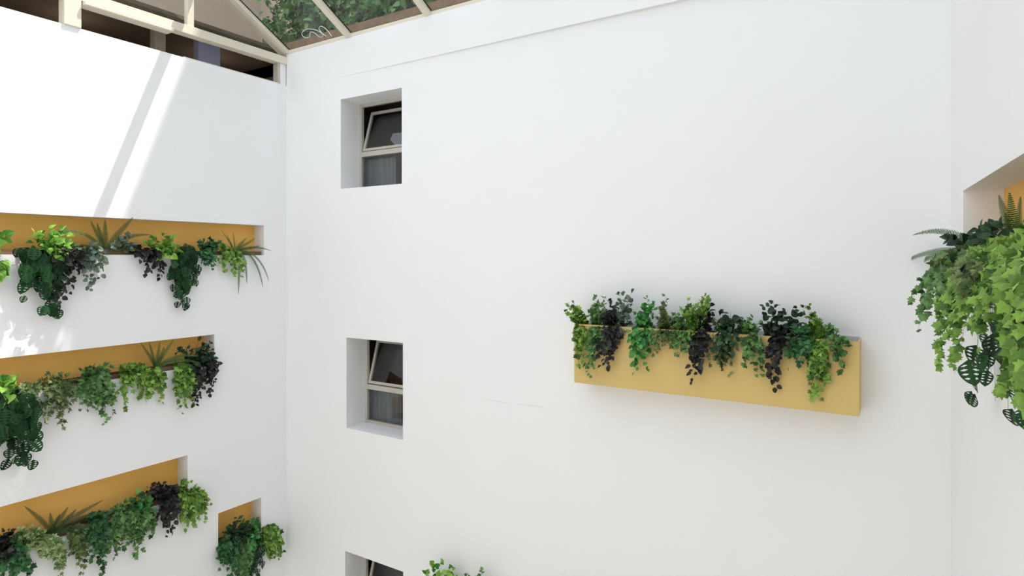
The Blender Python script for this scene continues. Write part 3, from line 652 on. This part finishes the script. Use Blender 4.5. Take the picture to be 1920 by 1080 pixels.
P('ivy_bright', (1862, 486), [(1764, 690, .28), (1760, 676, .3), (1790, 700, .26), (1802, 672, .25), (1780, 640, .28), (1822, 610, .25), (1842, 630, .22), (1856, 600, .2), (1810, 570, .25), (1832, 660, .22), (1790, 600, .28)], [(1870, 460, .1), (1840, 485, .12)], 'large mass of bright ivy in front at the right niche', extra=2.6, scale=.82, dens=1.15)
P('ivy_bright', (1905, 480), [(1882, 560, .2), (1902, 600, .2), (1862, 530, .2), (1908, 650, .2), (1890, 640, .18), (1930, 700, .2), (1915, 560, .2), (1850, 570, .22), (1935, 600, .15)], [(1896, 470, .15), (1920, 440, .1), (1870, 480, .15), (1908, 486, .2)], 'bright ivy with the biggest leaves at the right edge of the photo', extra=2.2, scale=.92, dens=1.1)
P('monstera', (1900, 490), [(1832, 738, .10), (1866, 752, .09), (1892, 738, .08), (1858, 700, .10), (1900, 700, .08), (1908, 660, .08), (1880, 690, .09), (1925, 700, .1), (1908, 640, .22)], [], 'vine with big dark perforated leaves hanging lowest from the right niche', extra=.2, scale=.95, start=.62)
P('ivy_bright', (1945, 484), [(1890, 778, .12), (1912, 778, .1), (1930, 800, .1), (1925, 760, .12), (1915, 700, .16), (1940, 780, .1)], [], 'bright ivy tail reaching lowest at the right edge of the photo', extra=1.0, scale=1.1)
P('monstera', (1990, 484), [(1914, 800, .08), (1940, 790, .08), (1960, 760, .1)], [], 'perforated vine mostly cut off at the right edge of the photo', extra=.3, scale=.95, start=.5)

# ------------------------------------------------------------------ hedge, cable and tree outside
def leaf_cloud(mb, rng, n, box, size, shape='ovate'):
    for i in range(n):
        p = Vector([rng.uniform(a, b) for a, b in box])
        yd = Vector((rng.gauss(0, 1), rng.gauss(0, 1) - .3, rng.gauss(-.5, 1))); nr = Vector((rng.gauss(0, .6), -1, rng.gauss(.3, .6)))
        put_leaf(mb, shape, p, yd, nr, size * rng.uniform(.6, 1.3), min(1, max(0, rng.gauss(.45, .25))))
rng = random.Random(11)
HG = 'shrubs beyond the glass roof'
for k, (x, wv, top, lb) in enumerate(((-8.95, .7, 5.7, 'leafy shrub beyond the glass roof, nearest the brown wall'), (-7.9, .8, 6.1, 'leafy shrub beyond the glass roof, seen in the first full pane'),
        (-6.6, .8, 5.6, 'leafy shrub beyond the glass roof, behind the second glazing bar'), (-5.3, .8, 6.0, 'leafy shrub beyond the glass roof, in the third pane'), (-4.0, .8, 5.5, 'rightmost leafy shrub beyond the glass roof'))):
    e = empty('shrub', (x, 7.5, 3.55)); tag(e, lb, 'shrub', HG)
    st = MB()
    for q in range(9):
        a = Vector((x + rng.uniform(-.3, .3), 7.4, 3.5)); st.tube(bez(a, a + Vector((0, 0, .7)), a + Vector((rng.uniform(-.4, .4), -.2, 1.2)), a + Vector((rng.uniform(-.6, .6), rng.uniform(-.3, .2), top - 3.7)), 8), .02, 5, .006)
    st.build('stem', BARK, e)
    lv = MB(); leaf_cloud(lv, rng, 2000, ((x - wv, x + wv), (6.85, 7.8), (3.56, top)), .13); lv.build('foliage', LM['hedge'], e, tint=True)
m = MB(); pts = [hit(px, py, Vector((0, 6.695, 0)), Vector((0, 1, 0))) for px, py in ((612,68),(600,60),(588,55),(574,55),(566,62),(570,70),(580,70),(582,60),(590,62),(600,70),(606,66),(598,54),(602,49),(612,55),(622,68))]
sm = []
for i in range(len(pts) - 1):
    p0, p1, p2, p3 = pts[max(0, i-1)], pts[i], pts[i+1], pts[min(len(pts)-1, i+2)]
    sm += [p1 * (1 - t) + p2 * t + ((p2 - p0) * (t * (1 - t) ** 2) - (p3 - p1) * (t * t * (1 - t))) * .5 for t in (0, .25, .5, .75)]
sm.append(pts[-1]); m.tube(sm, .006, 5); o = m.build('cable', CABLE, org=pts[0]); tag(o, 'thin white looped cable behind the first pane of the glass roof', 'cable')
# tree added out of view above the roof to dapple the lower left wall
e = empty('shade_tree', (-5.4, 7.9, 3.55)); tag(e, 'tree added out of view over the glass roof to dapple the sunlight', 'shade_tree')
m = MB(); m.tube(bez(Vector((-5.4, 7.9, 3.5)), Vector((-5.4, 7.8, 5.6)), Vector((-5.2, 7.4, 6.8)), Vector((-4.9, 5.8, 7.5)), 12), .12, 8, .04)
for q in range(10):
    a = Vector((-4.9, 6.1 + rng.uniform(-.3, .5), 7.4)); m.tube(bez(a, a + Vector((rng.uniform(-.6, .6), -.5, .2)), a + Vector((rng.uniform(-.5, .5), -.3, .2)), a + Vector((rng.uniform(-.8, 1.1), rng.uniform(-1.1, 1.3), rng.uniform(-.2, .4))), 8), .03, 5, .008)
m.build('trunk', BARK, e)
m = MB(); leaf_cloud(m, rng, 650, ((-5.72, -3.6), (4.9, 7.6), (7.1, 7.8)), .15); m.build('foliage', LM['hedge'], e, tint=True)
